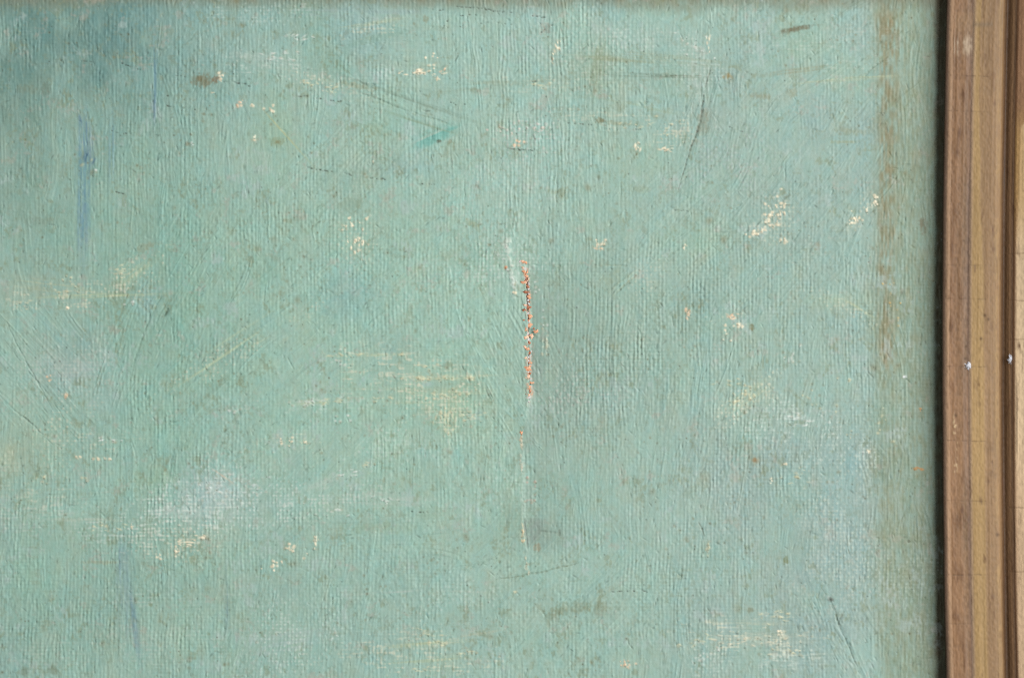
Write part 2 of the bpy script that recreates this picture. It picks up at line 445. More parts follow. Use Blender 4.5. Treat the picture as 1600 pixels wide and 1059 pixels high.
# dragged chalky paint caught on the thread crowns
dash = noise2(us, vv, 15, 2.6, 301) + .5 * noise2(us, vv, 5, 2.2, 302)
crown = .45 * rib + .35 * chk + .35 * wef + .45 * n2_ + .4 * nF
def chalk(u, v, ru, rv, ang, c, a, hor=.6, den=0.0):
    rr = max(ru, rv) * 2.1
    sl = box(u, v, rr, rr)
    an = math.radians(ang); c_, s_ = math.cos(an), -math.sin(an)
    x = UU[sl] - u; y = VV[sl] - v
    p = (x * c_ + y * s_) / ru; q = (-x * s_ + y * c_) / rv
    m = np.exp(-(p * p + q * q) * .8) * np.clip(1 + 1.1 * nC[sl] + .7 * nB[sl], 0, 1.6)
    t = hor * dash[sl] + (1 - hor) * crown[sl] + .35 * crown[sl]
    blend(c, np.clip(np.minimum(m, .8) * .85 + t * 1.0 - .72 + .35 * n1_[sl] + den, 0, 1) * np.clip(m * 1.5, 0, 1) * a * .8, sl)
PW, PC, PG = (198, 215, 206), (207, 212, 190), (186, 202, 190)
for q in [(330, 762, 80, 34, 14, PW, .8, .45), (230, 800, 60, 20, 0, PW, .6, .8), (430, 770, 60, 30, 25, PW, .6, .4), (300, 800, 90, 24, 0, PW, .9, .7), (400, 800, 80, 26, 15, PW, .8, .6), (500, 760, 60, 22, 25, PW, .7, .5), (545, 775, 50, 24, 20, PW, .7, .6), (270, 845, 60, 26, 0, PC, .7, .6),
          (180, 830, 70, 26, 0, PW, .7, .8), (60, 810, 90, 24, 0, PG, .7, .9), (60, 770, 60, 20, 0, PC, .5, .8), (100, 572, 80, 50, 0, PG, .65, .5), (60, 470, 80, 16, -4, PC, .7, .8), (150, 455, 80, 22, 8, PC, .7, .7), (205, 425, 50, 22, 30, PC, .7, .5),
          (660, 590, 110, 26, 0, PC, .9, .95), (690, 630, 70, 40, 0, PC, .8, .6), (560, 560, 90, 22, 3, PC, .6, .9), (500, 630, 70, 14, 3, PW, .7, .9), (620, 700, 90, 30, 0, PW, .45, .6), (560, 790, 110, 40, 5, PG, .6, .7), (780, 770, 50, 50, 80, PW, .35, .3),
          (1175, 620, 60, 24, 40, PC, .85, .4), (1230, 660, 70, 30, 0, PW, .7, .5), (1310, 690, 60, 40, 0, PW, .6, .4), (1190, 1000, 90, 26, 0, PC, .85, .9), (1150, 975, 70, 16, 5, PC, .6, .9), (1230, 1025, 60, 18, 0, PW, .6, .9), (1100, 1030, 40, 30, 60, PW, .6, .3),
          (1290, 860, 90, 60, 90, PG, .45, .2), (1320, 780, 90, 50, 90, PG, .45, .2), (660, 1010, 90, 34, 6, PC, .6, .8), (700, 1040, 70, 16, 6, PC, .6, .9), (450, 1005, 70, 36, 20, PW, .7, .4), (430, 960, 50, 40, 0, PW, .4, .4), (270, 935, 90, 18, 0, PG, .5, .9), (730, 935, 60, 26, 10, PW, .4, .4),
          (440, 110, 80, 26, -12, PW, .7, .7), (500, 130, 70, 14, -14, PC, .7, .7), (430, 20, 90, 16, 0, PW, .5, .6), (600, 45, 60, 12, 10, PC, .6, .8), (650, 105, 60, 18, 0, PW, .6, .8), (1000, 60, 60, 20, 0, PW, .5, .5), (1090, 100, 60, 40, 90, PW, .55, .5), (1280, 60, 90, 20, 5, PG, .5, .7),
          (840, 130, 80, 14, 5, PC, .5, .8), (960, 190, 90, 16, -5, PC, .5, .8), (1290, 120, 90, 20, 8, PG, .6, .6), (830, 215, 50, 34, 0, (196, 200, 194), .6, .5), (1050, 210, 50, 22, 10, PC, .6, .6), (800, 420, 30, 60, 90, PW, .6, .2), (1210, 345, 40, 34, 50, PC, .5, .4), (1345, 330, 30, 22, 50, PC, .5, .4),
          (560, 375, 36, 30, 80, PC, .45, .3), (390, 545, 120, 10, 33, PC, .5, .3), (330, 560, 80, 7, 33, PC, .6, .3), (700, 430, 100, 40, 35, PG, .35, .3), (1000, 440, 50, 24, 40, PC, .4, .3), (1140, 500, 30, 20, 0, PC, .5, .4), (1310, 475, 60, 12, -25, PC, .6, .5), (860, 600, 40, 50, 60, PG, .5, .2),
          (900, 620, 50, 22, 0, (190, 190, 182), .5, .4), (560, 300, 60, 40, 40, PG, .3, .3), (60, 700, 50, 60, 90, PC, .4, .4), (100, 650, 50, 16, 20, PC, .5, .5), (150, 690, 70, 14, 0, PC, .5, .8), (350, 640, 60, 16, 10, PG, .4, .7), (450, 695, 60, 14, 5, PC, .5, .8), (1400, 900, 30, 120, 90, PG, .35, .2),
          (900, 70, 70, 60, 90, PG, .4, .2), (770, 300, 60, 90, 90, PG, .4, .2), (1150, 250, 60, 60, 60, (180, 192, 192), .4, .3), (980, 560, 60, 80, 90, PG, .3, .2), (1100, 800, 80, 100, 90, PG, .3, .2), (200, 1010, 150, 40, 0, PG, .4, .7), (560, 1030, 80, 20, 0, PC, .4, .8)]:
    chalk(*q)

# brown, olive and dark stains
stains = [
 (318, 127, 18, 11, 0, (124, 124, 98), 1.0), (336, 124, 8, 4, 10, (132, 100, 70), .7), (292, 224, 6, 5, -30, (124, 116, 88), .8),
 (433, 222, 4, 3, 0, (110, 92, 58), .9), (433, 222, 10, 8, 0, (146, 158, 124), .7), (1138, 119, 9, 6, -5, (146, 134, 92), .95),
 (940, 189, 12, 5, -6, (120, 120, 88), .9), (965, 193, 30, 4, -6, (140, 144, 112), .6), (1247, 45, 26, 4, 10, (112, 106, 80), .85),
 (1230, 50, 14, 5, 10, (116, 112, 88), .5), (895, 950, 40, 12, 8, (132, 142, 112), .65), (865, 962, 16, 10, 30, (128, 134, 104), .5),
 (935, 952, 14, 12, 60, (132, 140, 112), .5), (738, 350, 14, 6, -30, (146, 152, 112), .6), (1180, 718, 5, 5, 0, (158, 116, 76), .9),
 (1180, 718, 12, 10, 0, (146, 142, 108), .5), (1228, 874, 5, 6, 0, (120, 128, 84), .8), (1174, 512, 5, 6, 0, (122, 116, 74), .85),
 (1172, 952, 5, 5, 0, (122, 124, 92), .7), (840, 855, 8, 6, 0, (152, 130, 96), .7), (1297, 937, 6, 4, 0, (84, 92, 84), .9),
 (1443, 352, 7, 12, 0, (118, 104, 76), .6), (72, 140, 8, 12, 20, (110, 128, 112), .7), (40, 140, 14, 8, 0, (126, 138, 118), .5),
 (340, 32, 3, 3, 0, (128, 120, 80), .7), (665, 30, 6, 6, 0, (140, 138, 104), .6), (770, 130, 40, 4, 0, (150, 160, 132), .4),
 (686, 221, 5, 2.4, 0, (96, 84, 62), .85), (703, 221, 4, 3, 0, (134, 128, 96), .7), (744, 142, 12, 4, -10, (132, 140, 112), .5),
 (560, 135, 30, 5, -12, (146, 148, 112), .5), (545, 320, 20, 12, 20, (136, 156, 134), .5), (30, 705, 16, 20, 0, (178, 176, 148), .25),
 (1237, 145, 8, 8, 0, (150, 146, 110), .5), (520, 840, 10, 5, 0, (140, 146, 112), .4), (590, 825, 50, 10, 0, (146, 168, 140), .45),
 (680, 800, 30, 10, 10, (148, 170, 144), .4), (790, 20, 60, 8, 0, (140, 160, 148), .4), (855, 45, 8, 8, 60, (130, 120, 104), .6),
 (80, 935, 5, 6, 0, (140, 144, 112), .5), (82, 1045, 8, 8, 40, (120, 130, 104), .6), (38, 1048, 7, 8, -50, (110, 122, 100), .6),
 (300, 872, 6, 6, 0, (146, 148, 110), .5), (1100, 750, 12, 16, 0, (144, 152, 124), .4), (1075, 770, 14, 10, 0, (140, 156, 134), .4),
 (1250, 790, 16, 12, 0, (146, 158, 134), .4), (960, 430, 26, 12, 30, (150, 164, 136), .45), (700, 400, 20, 8, 20, (146, 162, 136), .4),
 (1185, 150, 6, 20, 80, (142, 138, 106), .5), (1100, 190, 24, 10, 75, (140, 138, 116), .6), (1000, 295, 22, 7, 0, (150, 160, 130), .4),
 (60, 345, 30, 8, 0, (128, 144, 126), .4), (230, 385, 16, 6, 20, (148, 150, 122), .5), (1330, 205, 26, 5, -5, (150, 156, 126), .5),
 (1320, 222, 24, 3, 0, (152, 156, 118), .5), (1360, 800, 26, 20, 0, (146, 160, 146), .4), (1380, 790, 8, 12, 0, (138, 142, 112), .5),
 (1400, 840, 16, 50, 80, (140, 150, 124), .4), (1420, 845, 3, 3, 0, (90, 88, 66), .8), (160, 878, 30, 3, 0, (156, 160, 132), .5)]
for (u, v, ru, rv, an, c, a) in stains:
    rr = max(ru, rv) * 1.8 + 3
    sl = box(u, v, rr, rr)
    an = math.radians(an); c_, s_ = math.cos(an), -math.sin(an)
    x = UU[sl] - u; y = VV[sl] - v
    p = (x * c_ + y * s_) / ru; q = (-x * s_ + y * c_) / rv
    m = 1 - sst(np.sqrt(p * p + q * q) + .35 * nD[sl] + .35 * nF[sl], .45, 1.25)
    blend(c, m * a * np.clip(.78 - .08 * rib[sl] + .2 * nF[sl] + .3 * n2_[sl], 0, 1), sl)

# cracks, scored lines and ridges : points, half width, height, colour, amount, break-up
def line(pts, wd, h, c=None, a=0.0, gaps=0.0, seed=0):
    r = np.random.RandomState(seed + 400)
    pts = np.array(pts, float)
    sm = [pts[0]]
    for p0, p1 in zip(pts[:-1], pts[1:]):
        n = max(1, int(np.hypot(*(p1 - p0)) / 7))
        for i in range(1, n + 1):
            sm.append(p0 + (p1 - p0) * i / n + r.normal(0, .5, 2) * (0 if i == n else 1))
    nseg = len(sm) - 1
    for i, (p0, p1) in enumerate(zip(sm[:-1], sm[1:])):
        k = r.rand()
        if k < gaps: continue
        taper = min(1, .35 + 1.6 * min(i + 1, nseg - i) / max(nseg, 1))
        c0 = (p0 + p1) / 2; L_ = np.hypot(*(p1 - p0)) / 2 + .8
        sl = box(c0[0], c0[1], L_ + 6, L_ + 6)
        d = (p1 - p0) / (np.hypot(*(p1 - p0)) + 1e-6)
        x = UU[sl] - c0[0]; y = VV[sl] - c0[1]
        s = np.maximum(np.abs(x * d[0] + y * d[1]) - L_ * .9, 0); t = -x * d[1] + y * d[0]
        m = np.exp(-((t / (wd * taper)) ** 2) - (s / 1.3) ** 2)
        H[sl] += .78 * h * m * r.uniform(.4, 1) * taper
        if c is not None: blend(c, np.clip(m * (1.05 + .5 * n2_[sl] + .3 * nF[sl]), 0, 1) * a * .72 * r.uniform(.35, 1), sl)

DK = (72, 72, 58)
line([(1111, 99), (1108, 116), (1102, 136), (1099, 150), (1094, 190), (1086, 214), (1080, 228), (1067, 272), (1060, 296)], 1.5, -1.3, (84, 78, 62), .75, .12, 1)
line([(1095, 122), (1096, 158), (1099, 180)], .9, -.7, (110, 118, 104), .5, .1, 2)
line([(1084, 155), (1082, 176), (1088, 186)], .9, -.7, (110, 118, 104), .5, .1, 3)
line([(1115, 180), (1122, 190), (1130, 205)], 1.2, -.9, (110, 118, 104), .3, .2, 3)
line([(1040, 118), (1095, 119)], 1.0, -.5, (120, 124, 96), .6, .1, 4)
line([(985, 116), (1010, 117), (1040, 119), (1070, 119)], 1.2, -.6, (92, 104, 84), .7, .05, 5)
line([(1386, 90), (1370, 101), (1349, 117)], 1.4, -1.0, (112, 112, 84), .5, .1, 6)
line([(1247, 131), (1300, 125), (1350, 120), (1392, 119)], 1.3, .6, (176, 186, 150), .5, .1, 7)
line([(7, 496), (30, 545), (55, 590), (82, 639)], 1.1, -1.0, (118, 146, 136), .5, .1, 8)
line([(8, 532), (40, 575), (76, 616), (110, 668)], 1.1, -1.0, (110, 134, 124), .5, .25, 9)
line([(17, 636), (50, 662), (82, 694)], 1.1, -1.1, (98, 116, 108), .6, .1, 10)
line([(252, 462), (235, 496), (221, 530), (210, 562), (204, 595)], 1.5, -1.0, (112, 146, 128), .35, .1, 11)
line([(262, 470), (248, 494), (240, 512)], 1.3, -.8, (112, 146, 128), .3, .1, 12)
line([(256, 492), (262, 483)], 2.4, -2.2, (84, 116, 102), .7, 0, 13)
dab(267, 487, 5, 3, .5, 1.6)
line([(269, 512), (271, 526), (271, 534)], 1.2, -1.0, (100, 132, 118), .4, 0, 13)
line([(282, 595), (330, 556), (374, 530), (456, 483)], 1.2, .7, None, 0, .1, 14)
line([(355, 549), (430, 505)], 1.2, .7, None, 0, .1, 14)
line([(544, 139), (590, 155), (635, 173)], 1.5, -1.0, (122, 148, 132), .5, .05, 15)
line([(545, 115), (565, 130), (590, 142)], 1.2, -.8, (120, 136, 116), .4, .1, 15)
line([(656, 180), (690, 190), (717, 200)], 1.4, -.9, (124, 146, 122), .5, .05, 16)
line([(530, 44), (590, 36), (639, 27)], 1.6, .8, (176, 192, 166), .4, .05, 17)
line([(635, 215), (642, 180), (650, 140)], 1.4, .7, None, 0, .1, 17)
line([(845, 829), (860, 831), (874, 832)], 1.5, -1.0, (96, 106, 96), .7, 0, 18)
line([(874, 828), (874, 836)], 1.8, -.6, (96, 104, 88), .6, 0, 18)
line([(845, 833), (836, 842), (826, 855)], 1.2, .8, (170, 184, 168), .3, 0, 19)
line([(775, 905), (808, 900), (838, 895), (870, 887), (900, 880)], 1.3, -.9, (104, 112, 82), .65, .05, 20)
line([(703, 886), (740, 882), (767, 873), (790, 855), (818, 825)], 1.2, -.8, (132, 160, 144), .4, .1, 21)
line([(708, 892), (750, 884), (776, 868)], 1.2, .6, None, 0, .1, 21)
line([(1285, 920), (1297, 937), (1304, 951), (1310, 975), (1317, 991), (1330, 1020), (1345, 1052)], 1.3, -1.1, (98, 116, 104), .5, .15, 22)
line([(1299, 945), (1308, 968), (1314, 978)], 1.1, -1.0, (98, 116, 104), .5, .1, 23)
line([(1318, 955), (1312, 966), (1310, 973)], 1.4, -1.1, (98, 116, 104), .6, 0, 24)
line([(1092, 817), (1097, 826), (1100, 836)], 1.1, -.9, (92, 96, 78), .7, 0, 25)
line([(952, 457), (966, 443), (982, 432), (998, 418)], 1.6, 1.0, (174, 182, 150), .4, 0, 26)
line([(958, 462), (975, 446), (990, 434)], 1.4, -.9, (138, 138, 100), .5, 0, 26)
line([(945, 414), (970, 415), (999, 420)], 1.3, -.7, (140, 146, 112), .5, .1, 27)
line([(1227, 252), (1227, 282)], 1.0, -.8, (112, 124, 110), .5, .1, 28)
line([(871, 268), (870, 300), (868, 330)], 1.1, -.9, (116, 130, 116), .4, .2, 28)
line([(1085, 372), (1150, 326), (1190, 290)], 1.1, -.8, None, 0, .15, 29)
line([(1240, 376), (1250, 362)], 1.2, -1.0, (110, 130, 116), .4, 0, 30)
line([(1050, 495), (1052, 508)], 1.2, -1.0, (96, 98, 76), .6, 0, 31)
line([(715, 88), (711, 95)], 1.2, -1.2, (86, 92, 74), .7, 0, 32)
line([(717, 88), (713, 96)], .9, .8, None, 0, 0, 32)
line([(294, 295), (300, 305)], 1.2, -.9, (110, 128, 112), .4, 0, 33)
line([(250, 245), (246, 250), (248, 232)], 1.5, -.9, (88, 118, 112), .6, 0, 34)
line([(1225, 310), (1234, 305)], 1.8, -1.1, (104, 108, 84), .6, 0, 35)
line([(1170, 307), (1173, 302)], 2.0, -1.4, (108, 104, 80), .7, 0, 36)
line([(280, 715), (340, 700)], 1.2, .6, None, 0, .2, 37)
line([(450, 560), (458, 575)], 1.2, -.9, (112, 132, 112), .4, 0, 38)
line([(1357, 582), (1364, 590)], 1.1, -.9, (100, 108, 92), .6, 0, 39)
line([(305, 52), (298, 62), (294, 64)], 1.1, -.9, (96, 112, 98), .5, 0, 40)
line([(760, 600), (770, 620)], 1.1, .6, None, 0, 0, 41)
# vertical score at the right edge of old overpaint and ribs at the top
for i in range(26):
    u = 700 + jr.uniform(0, 320); v0 = jr.uniform(0, 300)
    line([(u, v0), (u + jr.uniform(-2, 2), v0 + jr.uniform(25, 90))], .9, -jr.uniform(.3, .7), (120, 144, 130), .25, .15, 50 + i)
for i in range(26):
    u = jr.uniform(0, 420); v0 = jr.uniform(0, 340)
    line([(u, v0), (u + jr.uniform(-3, 3), v0 + jr.uniform(30, 110))], 1.0, jr.choice([-1, 1]) * jr.uniform(.3, .6), None, 0, .1, 90 + i)
for i in range(60):
    u = jr.uniform(0, 1440); v0 = jr.uniform(0, 1059)
    a = math.radians(angle_at(u, v0, jr)); L_ = jr.uniform(15, 50)
    line([(u, v0), (u + L_ * math.cos(a), v0 - L_ * math.sin(a))], jr.uniform(.8, 1.2), jr.choice([-1, 1]) * jr.uniform(.3, .7), None, 0, .1, 130 + i)

# dotted dark breaks along single threads
dots = [([(76, 96), (95, 94)], .7), ([(128, 96), (141, 97)], .4), ([(188, 96), (194, 102), (221, 110)], .3), ([(240, 116), (250, 116)], .4),
        ([(268, 118), (292, 120)], .7), ([(350, 128), (372, 130), (388, 134)], .5), ([(467, 151), (480, 150)], .2), ([(495, 154), (520, 158), (545, 160)], .5),
        ([(262, 166), (266, 166)], .3), ([(286, 169), (308, 172)], .5), ([(320, 174), (340, 176)], .6), ([(174, 205), (190, 208), (204, 210)], .3),
        ([(462, 258), (480, 261), (500, 266), (518, 269)], .35), ([(535, 270), (552, 274)], .3), ([(575, 278), (608, 281)], .5), ([(650, 288), (680, 288)], .6),
        ([(676, 14), (692, 16)], .3), ([(715, 10), (745, 13), (780, 19), (802, 19)], .3), ([(720, 24), (745, 24)], .5), ([(699, 33), (704, 33)], .2),
        ([(752, 37), (775, 35), (802, 40)], .6), ([(832, 25), (850, 28)], .3), ([(846, 50), (862, 40)], .4), ([(700, 160), (712, 163)], .2), ([(726, 164), (732, 165)], .3),
        ([(662, 173), (670, 174)], .3), ([(793, 232), (812, 234), (838, 236)], .4), ([(1052, 329), (1080, 330)], .4), ([(60, 350), (90, 352)], .7),
        ([(885, 192), (945, 197), (1000, 203)], .7), ([(260, 150), (262, 152)], 0), ([(940, 924), (990, 923)], .6), ([(640, 798), (668, 800)], .4), ([(1140, 198), (1160, 206)], .4),
        ([(828, 126), (836, 127)], .1), ([(1004, 921), (1010, 924)], .2), ([(182, 300), (200, 304)], .6)]
dr = np.random.RandomState(77)
for (pl, gap) in dots:
    pl = np.array(pl, float)
    for p0, p1 in zip(pl[:-1], pl[1:]):
        n = max(1, int(np.hypot(*(p1 - p0)) / 3.1))
        for i in range(n + 1):
            if dr.rand() < gap: continue
            p = p0 + (p1 - p0) * i / n + dr.normal(0, .5, 2)
            dab(p[0], p[1], dr.uniform(1.2, 2.6), dr.uniform(.9, 1.3), -.1, -.7, 0, (66, 66, 58), dr.uniform(.2, .85))

# small losses where the ground shows on the thread crowns: u, v, ru, rv, n, slant, shape, colour
CR, PE, WH, YE = (244, 234, 206), (238, 208, 176), (228, 234, 228), (222, 220, 184)
losses = [
 (560, 380, 16, 20, 24, 0, 'v', CR), (552, 352, 20, 8, 8, 0, 'd', CR), (652, 113, 30, 4, 22, 0, 'h', CR), (676, 100, 10, 12, 8, 0, 'd', CR), (690, 113, 6, 4, 4, 0, 'd', PE),
 (683, 124, 3, 2, 3, 0, 'd', CR), (870, 72, 4, 6, 6, 60, 'v', CR), (862, 95, 3, 14, 4, 70, 'v', CR), (1078, 66, 26, 22, 16, 0, 'd', WH), (1108, 66, 4, 10, 6, 0, 'v', CR), (995, 228, 4, 8, 7, 0, 'v', CR),
 (1042, 233, 10, 4, 9, 0, 'h', CR), (1048, 212, 16, 10, 9, 0, 'd', YE), (1206, 335, 8, 20, 20, 55, 'd', CR), (1186, 361, 16, 6, 20, 10, 'd', CR), (1222, 335, 8, 14, 10, 60, 'v', CR),
 (1208, 352, 10, 3, 6, 0, 'h', CR), (1222, 377, 5, 4, 6, 0, 'd', CR), (1215, 318, 30, 16, 8, 0, 'd', CR), (1337, 342, 10, 7, 14, 40, 'd', CR), (1366, 309, 6, 5, 8, 0, 'd', CR), (1356, 325, 10, 12, 8, 40, 'd', CR),
 (1145, 495, 7, 4, 9, 0, 'h', PE), (1152, 510, 8, 7, 8, 0, 'd', CR), (1074, 488, 4, 9, 8, 0, 'v', PE), (1068, 385, 4, 3, 3, 0, 'd', CR), (1128, 520, 16, 14, 5, 0, 'd', CR), (1240, 560, 12, 16, 8, 0, 'v', WH),
 (298, 845, 12, 8, 16, 30, 'h', CR), (274, 862, 10, 6, 8, 0, 'd', CR), (248, 872, 5, 8, 4, 0, 'd', CR), (428, 882, 6, 7, 12, 40, 'd', CR), (452, 855, 6, 8, 10, 0, 'd', CR), (492, 845, 3, 12, 7, 0, 'v', CR),
 (478, 868, 3, 3, 2, 0, 'd', CR), (122, 714, 4, 2, 3, 0, 'd', CR), (160, 716, 18, 3, 5, 0, 'd', CR), (67, 748, 14, 8, 6, 0, 'd', YE), (104, 616, 3, 7, 4, 0, 'v', PE), (75, 590, 6, 6, 4, 0, 'd', PE),
 (165, 822, 24, 6, 10, 0, 'h', YE), (205, 824, 4, 3, 4, 0, 'd', CR), (1106, 858, 4, 9, 8, 0, 'v', YE), (1205, 749, 3, 3, 4, 0, 'd', CR), (1228, 722, 4, 4, 3, 0, 'd', CR), (1240, 742, 22, 8, 12, 0, 'h', YE),
 (1412, 588, 3, 2, 3, 0, 'd', (245, 248, 250)), (1328, 591, 2.5, 2.5, 3, 0, 'd', YE), (1346, 706, 8, 4, 4, 0, 'd', WH), (1357, 706, 2, 2, 2, 0, 'd', CR),
 (700, 590, 46, 4, 28, 0, 'h', YE), (655, 590, 12, 3, 10, 0, 'h', YE), (690, 616, 40, 8, 24, 0, 'h', YE), (695, 645, 12, 12, 22, 0, 'v', YE), (735, 650, 22, 8, 14, 0, 'h', YE), (700, 668, 6, 8, 6, 0, 'v', YE),
 (670, 572, 20, 4, 8, 0, 'h', YE), (570, 555, 50, 4, 14, 0, 'h', YE), (480, 629, 18, 5, 16, 0, 'h', WH), (520, 627, 20, 4, 8, 0, 'h', YE), (530, 560, 12, 16, 8, 0, 'd', WH), (590, 620, 30, 5, 8, 0, 'h', YE),
 (1166, 612, 12, 8, 16, 40, 'd', YE), (1150, 628, 14, 6, 10, 40, 'h', YE), (1175, 622, 8, 6, 8, 0, 'd', YE), (1190, 1000, 60, 8, 34, 0, 'h', (206, 208, 186)), (1220, 960, 30, 10, 14, 0, 'h', YE), (1240, 1018, 26, 5, 12, 0, 'h', YE),
 (1105, 1020, 14, 14, 12, 20, 'd', WH), (1219, 986, 4, 3, 4, 0, 'd', CR), (935, 380, 10, 6, 8, 0, 'd', CR), (938, 389, 6, 3, 5, 0, 'h', PE), (793, 386, 4, 6, 7, 0, 'v', WH), (790, 400, 6, 6, 5, 0, 'd', WH),
 (802, 440, 4, 12, 12, 0, 'd', (232, 244, 236)), (794, 420, 5, 5, 6, 0, 'd', WH), (803, 458, 3, 3, 4, 0, 'd', CR), (790, 417, 2.5, 2.5, 4, 0, 'd', (220, 150, 110)), (838, 450, 10, 12, 5, 0, 'd', WH),
 (848, 502, 5, 10, 6, 0, 'd', WH), (852, 540, 8, 20, 14, 0, 'v', (206, 214, 190)), (343, 116, 8, 4, 5, 0, 'd', CR), (332, 145, 2.5, 2, 2, 0, 'd', CR), (344, 124, 3, 2, 3, 0, 'd', CR), (374, 163, 4, 5, 6, 0, 'd', PE), (395, 168, 4, 4, 3, 0, 'd', CR), (398, 217, 3, 3, 3, 0, 'd', CR),
 (425, 170, 6, 6, 5, -45, 'd', CR), (300, 224, 2, 2, 2, 0, 'd', WH), (149, 266, 2, 2, 3, 0, 'd', WH), (485, 130, 16, 5, 10, 0, 'h', YE), (520, 140, 16, 5, 8, 0, 'h', YE), (470, 60, 24, 5, 10, 0, 'h', WH), (440, 90, 24, 10, 12, 0, 'h', WH),
 (845, 130, 16, 6, 9, 0, 'h', YE), (800, 205, 30, 10, 12, 0, 'd', (208, 200, 190)), (842, 200, 14, 6, 10, 0, 'h', (208, 204, 196)), (812, 225, 10, 6, 6, 0, 'd', PE), (1015, 195, 40, 8, 10, 0, 'h', YE), (582, 252, 3, 2, 3, 0, 'd', CR),
 (670, 990, 20, 4, 8, 0, 'h', YE), (690, 1004, 20, 4, 10, 0, 'h', YE), (730, 1018, 20, 4, 8, 0, 'h', YE), (650, 1045, 16, 3, 8, 0, 'h', YE), (980, 1035, 16, 10, 12, 0, 'd', PE), (805, 925, 2.5, 2.5, 3, 0, 'd', YE),
 (575, 725, 14, 4, 6, 0, 'h', YE), (530, 655, 20, 5, 5, 0, 'd', WH), (365, 643, 10, 6, 6, 0, 'd', WH), (450, 690, 14, 5, 7, 0, 'd', CR), (475, 690, 3, 3, 4, 0, 'd', CR), (170, 687, 20, 4, 7, 0, 'h', WH),
 (100, 440, 18, 5, 8, 0, 'd', YE), (40, 473, 12, 5, 6, 0, 'h', YE), (106, 481, 3, 2, 3, 0, 'd', CR), (205, 473, 8, 4, 6, 0, 'd', WH), (100, 455, 26, 5, 8, 0, 'h', YE), (190, 424, 14, 8, 10, 20, 'h', YE), (135, 745, 8, 8, 4, 0, 'd', YE),
 (545, 740, 20, 8, 10, 20, 'h', WH), (530, 800, 14, 5, 7, 0, 'h', WH), (600, 780, 24, 5, 9, 0, 'h', WH), (330, 760, 30, 20, 20, 0, 'h', (206, 220, 216)), (400, 765, 24, 12, 12, 20, 'h', (206, 220, 216)), (1250, 655, 22, 10, 12, 0, 'h', WH),
 (1140, 600, 24, 6, 6, 0, 'h', YE), (1435, 731, 5, 1.5, 4, 0, 'h', (200, 150, 90)), (1437, 640, 2, 2, 2, 0, 'd', (214, 170, 120)), (1330, 680, 5, 5, 3, 0, 'd', YE), (520, 990, 8, 4, 4, 0, 'd', WH), (815, 690, 2, 12, 8, 0, 'v', (214, 200, 170)),
 (815, 725, 2, 16, 8, 0, 'v', (206, 204, 184)), (828, 750, 10, 6, 6, 0, 'd', (196, 184, 170)), (826, 780, 12, 8, 6, 0, 'd', (190, 180, 166)), (817, 830, 2, 14, 9, 0, 'v', (226, 208, 170)), (822, 880, 4, 12, 6, 0, 'v', (210, 214, 190)),
 (1088, 1000, 26, 10, 10, 20, 'h', YE), (1370, 660, 30, 40, 8, 0, 'd', YE), (1395, 470, 14, 60, 9, 0, 'd', (196, 176, 120)), (1300, 630, 40, 40, 10, 0, 'd', YE)]
lr = np.random.RandomState(31)
for (u, v, ru, rv, n, sl_, shp, c) in losses:
    an = math.radians(sl_)
    for i in range(n):
        a, b = lr.normal(0, .55, 2)
        x = a * ru; y = b * rv
        if sl_: x = x + (-y) / math.tan(an) * (.9 if sl_ > 20 else .3)
        pu, pv = u + x, v + y
        if ru > 4: pu = round((pu) / P) * P + lr.normal(0, 1.1)
        if rv > 4: pv = round((pv) / Q) * Q + lr.normal(0, 1.4)
        k = lr.uniform(.6, 1.6) * 1.05
        if shp == 'v': a_, b_ = 1.1 * k, 2.3 * k
        elif shp == 'h': a_, b_ = 3.0 * k, 1.0 * k
        else: a_, b_ = 1.6 * k, 1.4 * k
        al = lr.uniform(.45, 1.0) * (.55 if c in (YE, WH) else 1)
        cc = np.clip(np.array(c) + lr.normal(0, 8), 0, 255)
        dab(pu, pv, a_, b_, lr.normal(0, .3), .25, 0, tuple(cc), al)
        if lr.rand() < .6: dab(pu + lr.normal(0, 1.6), pv + lr.normal(0, 1.8), a_ * .6, b_ * .7, lr.uniform(-1, 1), .2, 0, tuple(cc), al * .8)
        if lr.rand() < .4: dab(pu + lr.normal(0, 2), pv + lr.normal(0, 2), 2.6, 2.2, 0, 0, 0, (176, 168, 138), .3)
        if lr.rand() < .3: dab(pu + lr.uniform(-2, 2), pv + 2.2, 1.2, .9, 0, -.5, .6)

# grime sits where dirt was collected (pinholes, nicks)
blend((70, 74, 62), np.clip(dirt * .8, 0, .9))

# ------------------------------------------------------------------ the tear
def tear_u(v):
    return np.interp(v, [380, 409, 430, 450, 475, 500, 525, 545, 575, 600, 620, 650, 690, 760, 815, 835, 860, 900],
                     [812, 818, 822.5, 824, 825, 826, 826, 826.5, 826, 828, 827, 822, 815, 816, 817, 820, 823, 823])
sl = box(825, 640, 130, 300)
tu = tear_u(VV[sl]) + .8 * nF[sl]
du = UU[sl] - tu
vm = VV[sl]
openm = sst(vm, 418, 440) * (1 - sst(vm, 590, 622))
wid = .5 + 1.1 * sst(vm, 420, 440) * (1 - sst(vm, 480, 500)) + .7 * np.clip(nD[sl], 0, 1)

